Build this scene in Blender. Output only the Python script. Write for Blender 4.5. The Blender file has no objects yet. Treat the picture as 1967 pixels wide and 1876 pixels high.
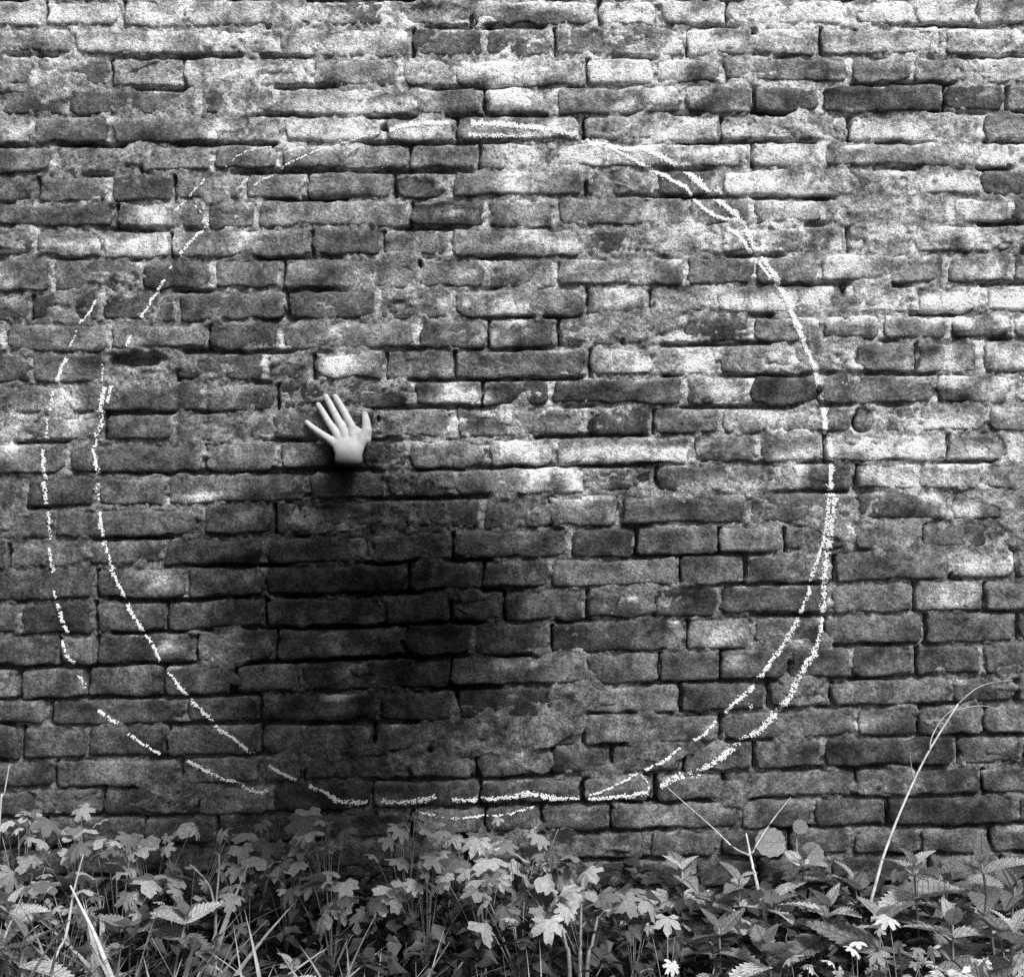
import bpy, bmesh, math, random
import numpy as np
from mathutils import Vector, Matrix, Euler
from mathutils.bvhtree import BVHTree

SC = bpy.context.scene
COL = SC.collection
R = math.radians
rng = random.Random(11)

# ------------------------------------------------------------------ camera, sky, sun, exposure
S = 2.0 / 1967.0            # metres on the wall for one unit of the 1967-wide view of the photograph
D = 2.70                    # camera to wall
ZC = 0.10 + 938.0 * S       # camera height
cam_d = bpy.data.cameras.new('camera'); cam = bpy.data.objects.new('camera', cam_d); COL.objects.link(cam)
cam.location = (0, -D, ZC); cam.rotation_euler = (R(90), 0, 0)
cam_d.sensor_width = 36.0; cam_d.lens = 36.0 * D / 2.0
cam_d.clip_start = 0.05; cam_d.clip_end = 3000
SC.camera = cam

SUN_EL, SUN_AZ = 52.0, 34.0     # degrees; azimuth to the right of the camera's back
w = bpy.data.worlds.new('World'); SC.world = w; w.use_nodes = True
nt = w.node_tree; nt.nodes.clear()
o_ = nt.nodes.new('ShaderNodeOutputWorld'); bg = nt.nodes.new('ShaderNodeBackground')
sky = nt.nodes.new('ShaderNodeTexSky'); sky.sky_type = 'NISHITA'; sky.sun_disc = False
sky.sun_elevation = R(SUN_EL); sky.sun_rotation = R(180 - SUN_AZ); sky.air_density = 1.0; sky.dust_density = 5.0
bw = nt.nodes.new('ShaderNodeHueSaturation'); bw.inputs['Saturation'].default_value = 0.0   # black-and-white film
nt.links.new(sky.outputs[0], bw.inputs['Color']); nt.links.new(bw.outputs[0], bg.inputs[0])
bg.inputs[1].default_value = 0.06
nt.links.new(bg.outputs[0], o_.inputs[0])
sun_d = bpy.data.lights.new('sun', 'SUN'); sun_d.energy = 2.2; sun_d.angle = R(12); sun_d.color = (1, 1, 1)
sun = bpy.data.objects.new('sun', sun_d); COL.objects.link(sun)
sd = Vector((math.sin(R(SUN_AZ)) * math.cos(R(SUN_EL)), -math.cos(R(SUN_AZ)) * math.cos(R(SUN_EL)), math.sin(R(SUN_EL))))
sun.rotation_euler = sd.to_track_quat('Z', 'Y').to_euler()
sun.location = sd * 20
SC.view_settings.view_transform = 'Standard'; SC.view_settings.look = 'None'
SC.view_settings.gamma = 1.0; SC.view_settings.exposure = 1.1
SC.view_settings.use_curve_mapping = False
SC.cycles.use_denoising = False
SC.cycles.max_bounces = 5; SC.cycles.volume_bounces = 0
SC.cycles.transparent_max_bounces = 8

# ------------------------------------------------------------------ helpers
def wx(px, y=0.0): return (px - 983.5) * S * (D + y) / D
def wz(py, y=0.0): return ZC + (938.0 - py) * S * (D + y) / D
def W(px, py, y=0.0): return Vector((wx(px, y), y, wz(py, y)))

def _h(ix, iy, seed):
    n = (ix.astype(np.int64) * 374761393 + iy.astype(np.int64) * 668265263 + seed * 974634777) & 0xffffffff
    n = ((n ^ (n >> 13)) * 1274126177) & 0xffffffff
    n = (n ^ (n >> 16)) & 0xffffff
    return n / float(0xffffff)
def vn(x, y, seed=0):
    x = np.asarray(x, float); y = np.asarray(y, float)
    x, y = np.broadcast_arrays(x, y)
    ix = np.floor(x); iy = np.floor(y); fx = x - ix; fy = y - iy
    fx = fx * fx * (3 - 2 * fx); fy = fy * fy * (3 - 2 * fy)
    a = _h(ix, iy, seed); b = _h(ix + 1, iy, seed); c = _h(ix, iy + 1, seed); d = _h(ix + 1, iy + 1, seed)
    return (a * (1 - fx) + b * fx) * (1 - fy) + (c * (1 - fx) + d * fx) * fy
def fbm(x, y, octv=4, seed=0, gain=0.5):
    s = 0; a = 1; t = 0
    for i in range(octv):
        s = s + a * vn(np.asarray(x) * 2 ** i + 17.3 * i, np.asarray(y) * 2 ** i - 9.1 * i, seed + i * 31); t += a; a *= gain
    return s / t
def sstep(a, b, x):
    t = np.clip((x - a) / (b - a), 0, 1); return t * t * (3 - 2 * t)

def mesh_obj(name, verts, faces, mat, parent=None, smooth=True):
    me = bpy.data.meshes.new(name); me.from_pydata(verts, [], faces); me.update()
    if smooth: me.polygons.foreach_set('use_smooth', [True] * len(me.polygons))
    if mat: me.materials.append(mat)
    o = bpy.data.objects.new(name, me); COL.objects.link(o)
    if parent: o.parent = parent
    return o
def link(name, me, parent=None):
    o = bpy.data.objects.new(name, me); COL.objects.link(o)
    if parent: o.parent = parent
    return o
def empty(name, loc, label, cat, group=None):
    o = bpy.data.objects.new(name, None); COL.objects.link(o); o.location = loc
    o.empty_display_size = 0.05
    o['label'] = label; o['category'] = cat
    if group: o['group'] = group
    return o
def tag(o, label, cat, group=None, kind=None):
    if label: o['label'] = label
    if cat: o['category'] = cat
    if group: o['group'] = group
    if kind: o['kind'] = kind
    return o
def grid_mesh(name, P, mat):       # P: (rows, cols, 3)
    r, c, _ = P.shape
    me = bpy.data.meshes.new(name)
    idx = np.arange(r * c).reshape(r, c)
    q = np.stack([idx[:-1, :-1], idx[:-1, 1:], idx[1:, 1:], idx[1:, :-1]], -1).reshape(-1, 4)
    me.vertices.add(r * c); me.vertices.foreach_set('co', P.reshape(-1).astype(np.float32))
    me.loops.add(q.size); me.loops.foreach_set('vertex_index', q.reshape(-1).astype(np.int32))
    me.polygons.add(len(q)); me.polygons.foreach_set('loop_start', np.arange(0, q.size, 4, dtype=np.int32))
    me.update(calc_edges=True); me.validate()
    me.polygons.foreach_set('use_smooth', np.ones(len(me.polygons), dtype=bool))
    me.materials.append(mat)
    return me
def set_tone(me, arr):
    a = me.attributes.new('tone', 'FLOAT', 'POINT'); a.data.foreach_set('value', np.asarray(arr, dtype=np.float32).reshape(-1))

# ------------------------------------------------------------------ materials
def nodes(name):
    m = bpy.data.materials.new(name); m.use_nodes = True
    t = m.node_tree; t.nodes.clear(); return m, t
def N(t, typ, **kw):
    n = t.nodes.new(typ)
    for k, v in kw.items():
        if k in n.inputs: n.inputs[k].default_value = v
        else: setattr(n, k, v)
    return n
def L(t, a, b): t.links.new(a, b)
def M(t, op, a, b=None, c=None):
    n = t.nodes.new('ShaderNodeMath'); n.operation = op
    for i, v in enumerate((a, b, c)):
        if v is None: continue
        if hasattr(v, 'links'): t.links.new(v, n.inputs[i])
        else: n.inputs[i].default_value = v
    return n.outputs[0]
def ramp(t, fac, lo, hi, a, b):
    n = t.nodes.new('ShaderNodeMapRange'); n.interpolation_type = 'SMOOTHSTEP'
    t.links.new(fac, n.inputs[0]); n.inputs[1].default_value = lo; n.inputs[2].default_value = hi
    n.inputs[3].default_value = a; n.inputs[4].default_value = b
    return n.outputs[0]
def noise(t, pos, scale, detail=3, rough=0.6, dim='3D'):
    n = N(t, 'ShaderNodeTexNoise'); n.inputs['Scale'].default_value = scale
    n.inputs['Detail'].default_value = detail; n.inputs['Roughness'].default_value = rough
    t.links.new(pos, n.inputs['Vector']); return n.outputs[0]
def finish(t, colval, rough, bump=None, bump_d=0.002, bump_s=1.0, spec=0.2, transl=0.0):
    out = N(t, 'ShaderNodeOutputMaterial'); p = N(t, 'ShaderNodeBsdfPrincipled')
    c = N(t, 'ShaderNodeCombineColor')
    for i in range(3):
        if hasattr(colval, 'links'): L(t, colval, c.inputs[i])
        else: c.inputs[i].default_value = colval
    L(t, c.outputs[0], p.inputs['Base Color']); p.inputs['Roughness'].default_value = rough
    p.inputs['Specular IOR Level'].default_value = spec
    if bump is not None:
        b = N(t, 'ShaderNodeBump'); b.inputs['Strength'].default_value = bump_s; b.inputs['Distance'].default_value = bump_d
        L(t, bump, b.inputs['Height']); L(t, b.outputs[0], p.inputs['Normal'])
    if transl:
        tr = N(t, 'ShaderNodeBsdfTranslucent'); L(t, c.outputs[0], tr.inputs['Color'])
        mx = N(t, 'ShaderNodeMixShader'); mx.inputs[0].default_value = transl
        L(t, p.outputs[0], mx.inputs[1]); L(t, tr.outputs[0], mx.inputs[2]); L(t, mx.outputs[0], out.inputs[0])
    else:
        L(t, p.outputs[0], out.inputs[0])
    return p

def wall_material(name, mottle, pit, bump_d):
    m, t = nodes(name)
    pos = N(t, 'ShaderNodeNewGeometry').outputs['Position']
    at = N(t, 'ShaderNodeAttribute'); at.attribute_name = 'tone'
    n0 = noise(t, pos, 21, 5, 0.62); n1 = noise(t, pos, 55, 5, 0.68); n2 = noise(t, pos, 170, 4, 0.7); n3 = noise(t, pos, 620, 2, 0.6)
    f = M(t, 'MULTIPLY', ramp(t, n1, 0.25, 0.75, 1 - mottle, 1 + mottle), ramp(t, n2, 0.28, 0.72, 1 - mottle, 1 + mottle))
    f = M(t, 'MULTIPLY', f, ramp(t, n3, 0.25, 0.75, 0.72, 1.28))
    f = M(t, 'MULTIPLY', f, ramp(t, n0, 0.30, 0.68, 1 - mottle * 1.15, 1 + mottle * 1.1))
    pits = ramp(t, n2, 0.30, 0.40, pit, 1.0)
    f = M(t, 'POWER', M(t, 'MULTIPLY', f, pits), 1.3)
    c = M(t, 'MINIMUM', M(t, 'MULTIPLY', at.outputs['Fac'], f), 0.86)
    h = M(t, 'ADD', M(t, 'MULTIPLY', n2, 0.6), M(t, 'ADD', M(t, 'MULTIPLY', n1, 0.5), M(t, 'MULTIPLY', n3, 0.28)))
    finish(t, c, 0.95, h, bump_d, 1.0, 0.1)
    return m
MAT_BRICK = wall_material('weathered_brick', 0.37, 0.62, 0.0085)
MAT_MORTAR = wall_material('crumbling_mortar', 0.42, 0.32, 0.013)

def leaf_material(name, base, transl=0.25, rough=0.5, veins=0.0, ns=7.0, vary=0.55):
    m, t = nodes(name)
    oi = N(t, 'ShaderNodeObjectInfo'); pos = N(t, 'ShaderNodeTexCoord').outputs['Object']
    n = noise(t, pos, ns, 3, 0.6); n2 = noise(t, pos, ns * 5, 2, 0.6)
    v = M(t, 'MULTIPLY', ramp(t, oi.outputs['Random'], 0, 1, base * (1 - vary), base * (1 + vary)), ramp(t, n, 0.25, 0.75, 0.70, 1.30))
    v = M(t, 'MULTIPLY', v, ramp(t, n2, 0.25, 0.75, 0.85, 1.15))
    h = n2
    if veins:
        sp = N(t, 'ShaderNodeSeparateXYZ'); L(t, pos, sp.inputs[0])
        ay = M(t, 'ABSOLUTE', sp.outputs[1])
        wv = M(t, 'SINE', M(t, 'MULTIPLY', M(t, 'SUBTRACT', sp.outputs[0], M(t, 'MULTIPLY', ay, 0.9)), 62.0))
        mid = ramp(t, ay, 0.0, 0.03, 1.0, 0.0)
        vein = M(t, 'MAXIMUM', ramp(t, wv, 0.72, 1.0, 0.0, 1.0), mid)
        v = M(t, 'MULTIPLY', v, ramp(t, vein, 0, 1, 1.0, 1.0 - veins))
        h = M(t, 'SUBTRACT', M(t, 'MULTIPLY', n2, 0.5), vein)
    finish(t, v, rough, h, 0.03 if veins else 0.002, 0.6, 0.4, transl)
    return m
MAT_NETTLE = leaf_material('nettle_leaf_surface', 0.36, veins=0.35)
MAT_ROUND = leaf_material('round_leaf_surface', 0.34, veins=0.3, vary=0.15)
MAT_LOBED = leaf_material('lobed_leaf_surface', 0.27)
MAT_BRIGHT = leaf_material('pale_lobed_leaf_surface', 0.48)
MAT_GRASS = leaf_material('grass_surface', 0.26, ns=60)
MAT_DRY = leaf_material('dry_straw', 0.40, 0.05, 0.7, ns=60, vary=0.15)
MAT_STEM = leaf_material('green_stem', 0.17, 0.0, 0.6, ns=60, vary=0.3)
MAT_UNDER = leaf_material('shade_toned_undergrowth_leaf', 0.035, ns=60)  # near-black leaf colour stands in for the shade in gaps between plants

def simple(name, base, var, scale, rough, bump_d=0.002, spec=0.2):
    m, t = nodes(name); pos = N(t, 'ShaderNodeTexCoord').outputs['Object']
    n = noise(t, pos, scale, 4, 0.65)
    finish(t, ramp(t, n, 0.25, 0.75, base * (1 - var), base * (1 + var)), rough, n, bump_d, 0.8, spec)
    return m
MAT_SOIL = simple('dark_soil', 0.05, 0.5, 40, 0.95, 0.02)
MAT_SKIN = simple('pale_skin', 0.40, 0.10, 90, 0.6, 0.001, 0.3)
MAT_CUFF = simple('dark_knit_cuff', 0.025, 0.3, 300, 0.95, 0.002, 0.1)
MAT_CHALK = simple('white_chalk', 0.84, 0.06, 400, 1.0, 0.0006, 0.0)

# ------------------------------------------------------------------ ground
me = bpy.data.meshes.new('ground')
gx = np.concatenate([np.linspace(-1500, -4, 8), np.linspace(-3, 3, 61), np.linspace(4, 1500, 8)])
gy = np.concatenate([np.linspace(-1500, -4, 8), np.linspace(-3.5, 0.35, 40), [1, 5, 40, 300, 1500]])
GX, GY = np.meshgrid(gx, gy)
GZ = np.where((abs(GX) < 3.2) & (GY > -3.6) & (GY < .4), (fbm(GX * 3, GY * 3, 4, 5) - 0.55) * 0.05, 0)
gm = grid_mesh('ground', np.stack([GX, GY, GZ], -1), MAT_SOIL)
tag(link('ground', gm), None, None, None, 'structure')

# ------------------------------------------------------------------ brick wall: courses read off the photograph
# bed joints: height (in pixels of the 3840 wide photograph) at x = 650, 1920, 3190
BEDS = [(-4, -2, -8), (104, 105, 96), (211, 221, 215), (330, 324, 317), (437, 433, 426), (545, 535, 532), (651, 638, 631),
        (759, 744, 740), (860, 856, 843), (970, 968, 952), (1094, 1081, 1071), (1210, 1195, 1181), (1322, 1309, 1280),
        (1437, 1421, 1402), (1547, 1530, 1521), (1659, 1643, 1626), (1782, 1752, 1732), (1899, 1864, 1844), (2020, 1988, 1960),
        (2129, 2102, 2069), (2251, 2218, 2185), (2373, 2333, 2304), (2494, 2461, 2424), (2618, 2582, 2545), (2720, 2699, 2652),
        (2844, 2810, 2767), (2955, 2915, 2881), (3060, 3022, 2992), (3172, 3130, 3103), (3284, 3238, 3207), (3396, 3348, 3316),
        (3508, 3458, 3426), (3620, 3568, 3536), (3732, 3678, 3646)]
# upright joints: for each course the x positions in three enlargements of the photograph
JA = {0: ((250, 690, 1055, 1790), (265, 740, 1470, 1825), (275, 985, 1345, 1690)),
      1: ((415, 1175, 1575), (410, 825, 1220), (45, 430, 805, 1510, 1875)),
      2: ((195, 625, 1035, 1760), (350, 655, 1405, 1795), (255, 970, 1330, 1710)),
      3: ((375, 1130, 1560), (440, 820, 1230), (30, 425, 810, 1510, 1865)),
      4: ((180, 620, 1240, 1600), (250, 660, 1385, 1800), (245, 970, 1720)),
      5: ((300, 785, 1200, 1580), (400, 790, 1220), (30, 415, 830, 1550, 1905)),
      6: ((205, 610, 980, 1380, 1740), (310, 640, 1390, 1800), (240, 960, 1330, 1710)),
      7: ((650, 1160, 1460), (400, 840, 1230), (60, 425, 815, 1550, 1900)),
      8: ((195, 580, 960, 1760), (250, 630, 1375, 1770), (230, 960, 1340, 1710)),
      9: ((290, 800, 1210, 1600), (450, 840, 1230), (45, 440, 810, 1525, 1900)),
      10: ((170, 570, 1000, 1620), (220, 640, 1400, 1760), (215, 930, 1350, 1735))}
JB = {11: ((20, 620, 1175, 1600), (440, 840, 1235, 1600), (20, 430, 825, 1150, 1540, 1900)),
      12: ((170, 600, 1000, 1500, 1770), (265, 650, 1415, 1790), (235, 990, 1350, 1720)),
      13: ((385, 1155, 1570), (415, 805, 1205), (40, 415, 810, 1460, 1900)),
      14: ((150, 590, 985, 1540), (230, 650, 1390, 1780), (245, 1000, 1375, 1760)),
      15: ((375, 1160, 1570), (400, 840, 1235), (80, 455, 830, 1530, 1900)),
      16: ((145, 545, 950, 1740), (260, 650, 1410, 1790), (290, 640, 1010, 1360, 1745)),
      17: ((305, 1140, 1550), (420, 810, 1190, 1600), (400, 1010, 1545, 1930)),
      18: ((40, 490, 930, 1500), (180, 640, 1310, 1680), (230, 600, 985, 1390, 1760)),
      19: ((540, 1060, 1500), (390, 810, 1200), (10, 375, 880, 1540, 1920)),
      20: ((110, 530, 940, 1500), (250, 630, 930, 1400, 1780), (235, 870, 1340, 1740)),
      21: ((330, 540, 1110, 1560), (370, 760, 1200), (50, 430, 830, 1400, 1920))}
JC = {22: ((480, 905, 1300, 1680), (620, 1365, 1780), (235, 620, 970, 1330)),
      23: ((270, 1035, 1440), (220, 650, 1200), (10, 500, 850, 1530)),
      24: ((115, 490, 920, 1450), (190, 580, 1350, 1755), (230, 1000, 1340, 1710)),
      25: ((300, 1000, 1460, 1690), (380, 760, 1180, 1510), (25, 420, 815, 1560)),
      26: ((560, 1100, 1500), (190, 780, 1360, 1755), (250, 990, 1330, 1700)),
      27: ((240, 800, 1200, 1640), (400, 810, 1120, 1510), (350, 750, 1165, 1890)),
      28: ((400, 900, 1500), (300, 700, 1110, 1715), (230, 620, 970, 1350, 1735)),
      29: ((300, 800, 1200, 1700), (300, 900, 1400), (100, 450, 850, 1400, 1800))}
JOINTS = {}
for tab, k in ((JA, .6609), (JB, .6609), (JC, .6729)):
    for c, tiles in tab.items():
        xs = []
        for x0, tl in zip((0, 1270, 2540), tiles): xs += [x0 + v * k for v in tl]
        xs.sort(); out = []
        for v in xs:
            if out and v - out[-1] < 75: out[-1] = (out[-1] + v) / 2
            else: out.append(v)
        JOINTS[c] = out
F = 3840 / 1967.0
def ox(v): return (v / F - 983.5) * S
def oz(v): return ZC + (938.0 - v / F) * S
XS = np.array([ox(650), ox(1920), ox(3190)])
beds = [tuple(oz(v) for v in b) for b in BEDS]
top = beds[0]; up = []
for i in range(1, 17):
    up.append(tuple(v + i * 0.0575 for v in top))
beds = up[::-1] + beds                                  # courses above the frame
NUP = len(up)
low = beds[-1]
for i in range(1, 3): beds.append(tuple(v - i * 0.0575 for v in low))
NB = len(beds)
def bed(k, x):
    x = np.asarray(x, float); b = beds[k]
    t = np.interp(x, XS, b)
    t = t + np.where(x < XS[0], (x - XS[0]) * (b[1] - b[0]) / (XS[1] - XS[0]) * 0.5, 0) + np.where(x > XS[2], (x - XS[2]) * (b[2] - b[1]) / (XS[2] - XS[1]) * 0.5, 0)
    return t + (vn(x * 6, k * 3.7, 77) - 0.5) * 0.006
XMAX = 2.6
courses = []
for k in range(NB - 1):
    c = k - NUP
    js = [ox(v) for v in JOINTS[c]] if c in JOINTS else [(-0.9 if k % 2 else -0.77)]
    i = k
    while js[0] > -XMAX:
        d = 0.252 if i % 2 else 0.128
        js.insert(0, js[0] - d * rng.uniform(.96, 1.04)); i += 1
    while js[-1] < XMAX:
        d = 0.252 if i % 2 else 0.128
        js.append(js[-1] + d * rng.uniform(.96, 1.04)); i += 1
    courses.append(js)

# ---- lime bloom patches over a wall tone graded darker downwards and to the left
PATCH = [(290, 30, 90, 24, .9), (100, 35, 90, 26, .8), (560, 30, 110, 22, .5), (170, 92, 50, 16, .7), (460, 140, 110, 22, .9), (300, 85, 70, 16, .6),
         (640, 95, 80, 18, .8), (430, 90, 40, 16, .6), (660, 205, 120, 14, .9), (650, 255, 80, 20, .9), (560, 265, 60, 26, .8),
         (420, 255, 25, 20, .8), (300, 415, 30, 24, 1.), (275, 470, 65, 16, 1.), (480, 60, 60, 20, .5), (800, 190, 30, 14, .4), (990, 190, 60, 18, .7),
         (920, 130, 120, 18, .9), (1180, 140, 60, 20, 1.), (1110, 105, 40, 8, 1.), (1000, 350, 30, 40, 1.1), (1000, 300, 55, 18, .8),
         (810, 250, 50, 16, .8), (1110, 300, 60, 12, .7), (655, 700, 26, 18, 1.1), (885, 765, 40, 12, .9), (1000, 865, 48, 14, .9), (1150, 870, 100, 12, .8),
         (1335, 700, 32, 24, 1.), (1390, 748, 30, 18, .8), (1505, 298, 52, 16, 1.), (1870, 297, 55, 16, 1.), (1420, 30, 80, 18, .9), (1580, 30, 50, 18, .9),
         (1860, 35, 60, 16, .9), (1380, 90, 50, 16, .8), (1700, 85, 60, 12, .6), (1290, 255, 60, 20, .8), (1730, 250, 50, 16, .8), (1780, 270, 70, 16, .5),
         (1720, 350, 22, 20, .9), (1930, 575, 45, 14, .9), (1420, 580, 60, 16, .8), (1500, 580, 60, 16, .7), (1700, 915, 38, 18, .9), (1830, 575, 50, 12, .7),
         (1690, 445, 40, 12, .8), (130, 780, 22, 50, .8), (25, 830, 28, 30, .9), (820, 850, 30, 8, .6), (1790, 810, 80, 20, .8), (1690, 800, 30, 10, .9),
         (1410, 930, 50, 14, .5), (1500, 800, 80, 16, .6), (1480, 680, 60, 20, .4), (1840, 880, 60, 20, .7), (1600, 520, 40, 20, .5), (1890, 520, 40, 16, .7),
         (1690, 850, 90, 24, .5), (390, 955, 34, 7, .9), (300, 1120, 25, 16, .4), (1560, 90, 60, 12, .3), (1880, 1085, 60, 18, .6), (1850, 920, 70, 14, .5),
         (1370, 1220, 60, 16, .4), (1830, 1140, 40, 16, .5), (1200, 570, 60, 18, .4), (1560, 870, 60, 20, .4), (30, 260, 30, 18, .8), (1670, 1390, 30, 12, .35)]
PX = np.array(PATCH)
def lime(x, z, seed=3):
    px = np.asarray(x) / S + 983.5; py = 938 - (np.asarray(z) - ZC) / S
    grade = np.interp(py, [-400, 0, 300, 600, 850, 1100, 1400, 1900], [.66, .66, .52, .40, .29, .14, .05, .02]) + np.clip((px - 983) / 983, -1.3, 1.3) * np.interp(py, [0, 500, 900, 1500], [.10, .16, .20, .04])
    grade = np.clip(grade, 0, 1)
    n = fbm(x * 9 + 3, z * 17, 4, seed, 0.55) + 0.20 * (vn(x * 2.2, z * 2.6, 44) - 0.5)
    l = sstep(0.77 - 0.44 * grade, 0.95 - 0.42 * grade, n)
    jx = px + 22 * (fbm(x * 25, z * 25, 3, 91) - .5); jy = py + 18 * (fbm(x * 25 + 9, z * 25, 3, 92) - .5)
    p = np.zeros(np.shape(px))
    for a, b, ra, rb, s in PX:
        q = ((jx - a) / ra) ** 2 + ((jy - b) / rb) ** 2
        p = np.maximum(p, s * np.exp(-q * 0.9))
    return np.clip(l * 0.74 + p * 1.15, 0, 1), grade

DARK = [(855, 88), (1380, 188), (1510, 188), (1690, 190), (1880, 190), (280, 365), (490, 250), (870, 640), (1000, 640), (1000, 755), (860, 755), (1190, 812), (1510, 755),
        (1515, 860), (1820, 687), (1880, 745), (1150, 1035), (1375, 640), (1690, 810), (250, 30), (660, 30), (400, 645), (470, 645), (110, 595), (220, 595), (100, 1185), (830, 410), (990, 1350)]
ERODE = {(1700, 812): 0, (800, 365): 14, (1210, 985): 16, (840, 25): 7, (265, 692): 26, (200, 262): 9, (540, 600): 12, (1640, 925): 8, (1655, 800): 6, (1280, 640): 5, (740, 755): 9, (830, 520): 4, (190, 1390): 6}

# ---- bricks
def brick_shape(k, xa, xb, ga, gb, r, h0, rough, seed, fine=True):
    z0 = lambda x: bed(k + 1, x) + ga
    z1 = lambda x: bed(k, x) - gb
    wd = xb - xa; ht = float(z1((xa + xb) / 2) - z0((xa + xb) / 2))
    e = [0, .0025, .007, .014]
    mid_n = max(2, int((wd - .028) / .019))
    U = np.array(e + list(np.linspace(.014, wd - .014, mid_n + 1)[1:-1]) + [wd - v for v in e[::-1]])
    V = np.array([0, .0025, .007, .014, ht / 2, ht - .014, ht - .007, ht - .0025, ht])
    A, B = np.meshgrid(U, V)
    # rounded, uneven corners
    X = A.copy(); Z = B.copy()
    for sx in (0, 1):
        for sz in (0, 1):
            rr = r * rng.uniform(.5, 1.5)
            dx = A if sx == 0 else wd - A; dz = B if sz == 0 else ht - B
            inn = (dx < rr) & (dz < rr)
            px = np.clip((rr - dx) / rr, 0, 1); pz = np.clip((rr - dz) / rr, 0, 1)
            n = np.sqrt(px * px + pz * pz) + 1e-9; f = np.maximum(px, pz) / n
            nx = rr - rr * px * f; nz = rr - rr * pz * f
            X = np.where(inn, nx if sx == 0 else wd - nx, X); Z = np.where(inn, nz if sz == 0 else ht - nz, Z)
    wob = .0065 if fine else .002
    ex = np.minimum(A, wd - A); ez = np.minimum(B, ht - B)
    X = X + xa; zf = Z / ht
    lo = z0(X); hi = z1(X); Zw = lo + (hi - lo) * zf
    nearx = np.exp(-ex / .012); nearz = np.exp(-ez / .012)
    X = X + (fbm(X * 60 + seed, Zw * 60, 2, 21) - .5) * 2 * wob * nearx
    Zw = Zw + (fbm(X * 55 + seed, Zw * 55 + 5, 2, 22) - .5) * 2 * wob * nearz
    d = np.minimum(ex, ez); re = .0065
    q = 1 - np.clip(d / re, 0, 1)
    drop = .0042 * (1 - np.sqrt(np.clip(1 - q * q, 0, 1)))
    h = h0 - drop + (fbm(X * 22 + seed, Zw * 30, 3, 23) - .5) * (.0085 + rough) + (X - (xa + xb) / 2) * rng.uniform(-.012, .012)
    chip = sstep(.62, .75, fbm(X * 30 + seed, Zw * 40, 2, 24)) * np.exp(-d / .010)
    h = h - chip * .006
    return X, Zw, h

wall = empty('brick_wall', (0, 0, 0), 'old weathered brick wall with a chalk loop and pale lime stains', 'wall')
brick_list = []
stuffV, stuffF, stuffT = [], [], []
bi = 0
def brick_base(x, z, k):
    px = x / S + 983.5; py = 938 - (z - ZC) / S
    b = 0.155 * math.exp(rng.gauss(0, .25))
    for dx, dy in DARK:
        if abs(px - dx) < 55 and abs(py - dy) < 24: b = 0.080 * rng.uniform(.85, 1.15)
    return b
for k in range(NB - 1):
    js = courses[k]
    for i in range(len(js) - 1):
        xa, xb = js[i] + rng.uniform(.004, .0075), js[i + 1] - rng.uniform(.004, .0075)
        if xb - xa < .03: continue
        xm = (xa + xb) / 2; zm = float((bed(k, xm) + bed(k + 1, xm)) / 2)
        if zm < -.03: continue
        px = xm / S + 983.5; py = 938 - (zm - ZC) / S
        half = (xb - xa) / 2 / S
        inframe = px + half > -40 and px - half < 2007 and -40 < py < 1780
        er = 0
        for (ex_, ey_), v in ERODE.items():
            if abs(px - ex_) < max(60, half * .8) and abs(py - ey_) < 26: er = v * .001
        h0 = rng.uniform(-.003, .004) - er
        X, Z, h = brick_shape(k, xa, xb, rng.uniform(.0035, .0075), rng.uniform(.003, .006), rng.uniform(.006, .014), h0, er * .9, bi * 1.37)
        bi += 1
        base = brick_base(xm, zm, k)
        l, grade = lime(X, Z)
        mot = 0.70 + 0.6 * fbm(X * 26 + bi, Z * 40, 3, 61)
        tone = base * mot * (0.64 + 1.0 * grade)
        soot = sstep(.52, .72, fbm(X * 14, Z * 22 + bi, 3, 67)); tone = tone * (1 - .55 * soot)
        lim = l * (0.75 + .5 * fbm(X * 40, Z * 40, 2, 63))
        if er > .005: lim = lim * .35; tone = tone * .7
        tone = tone * (1 - lim) + 0.84 * lim
        r_, c_ = X.shape
        P = np.stack([X, -h, Z], -1).reshape(-1, 3)
        idx = np.arange(r_ * c_).reshape(r_, c_)
        ring = list(idx[0, :]) + list(idx[1:, -1]) + list(idx[-1, -2::-1]) + list(idx[-2:0:-1, 0])
        back = P[ring].copy(); back[:, 1] = .030
        tb = tone.reshape(-1)[ring] * .9
        faces = [(int(idx[a, b]), int(idx[a, b + 1]), int(idx[a + 1, b + 1]), int(idx[a + 1, b])) for a in range(r_ - 1) for b in range(c_ - 1)]
        n0 = r_ * c_; m = len(ring)
        faces += [(int(ring[(j + 1) % m]), int(ring[j]), n0 + j, n0 + (j + 1) % m) for j in range(m)]
        VV = np.vstack([P, back]); TT = np.concatenate([tone.reshape(-1), tb])
        vis = max(0, min(px + half, 1967) - max(px - half, 0)) * 45 if inframe else 0
        brick_list.append((vis, VV, faces, TT))
brick_list.sort(key=lambda b: -b[0])
allV, allF, off = [], [], 0
for n, (vis, VV, ff, TT) in enumerate(brick_list):
    if vis > 0:
        allV.append(VV); allF += [tuple(i + off for i in f) for f in ff]; off += len(VV)
    if n < 300 and vis > 0:
        o = mesh_obj('brick', VV.tolist(), ff, MAT_BRICK, wall); set_tone(o.data, TT)
so, SV, SF, ST = 0, [], [], []
for vis, VV, ff, TT in brick_list[300:]:
    SV.append(VV); SF += [tuple(i + so for i in f) for f in ff]; so += len(VV); ST.append(TT)
o = mesh_obj('brick_courses', np.vstack(SV).tolist(), SF, MAT_BRICK, wall); set_tone(o.data, np.concatenate(ST)); o['kind'] = 'stuff'
brick_bvh = BVHTree.FromPolygons(np.vstack(allV).tolist(), allF)

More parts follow.
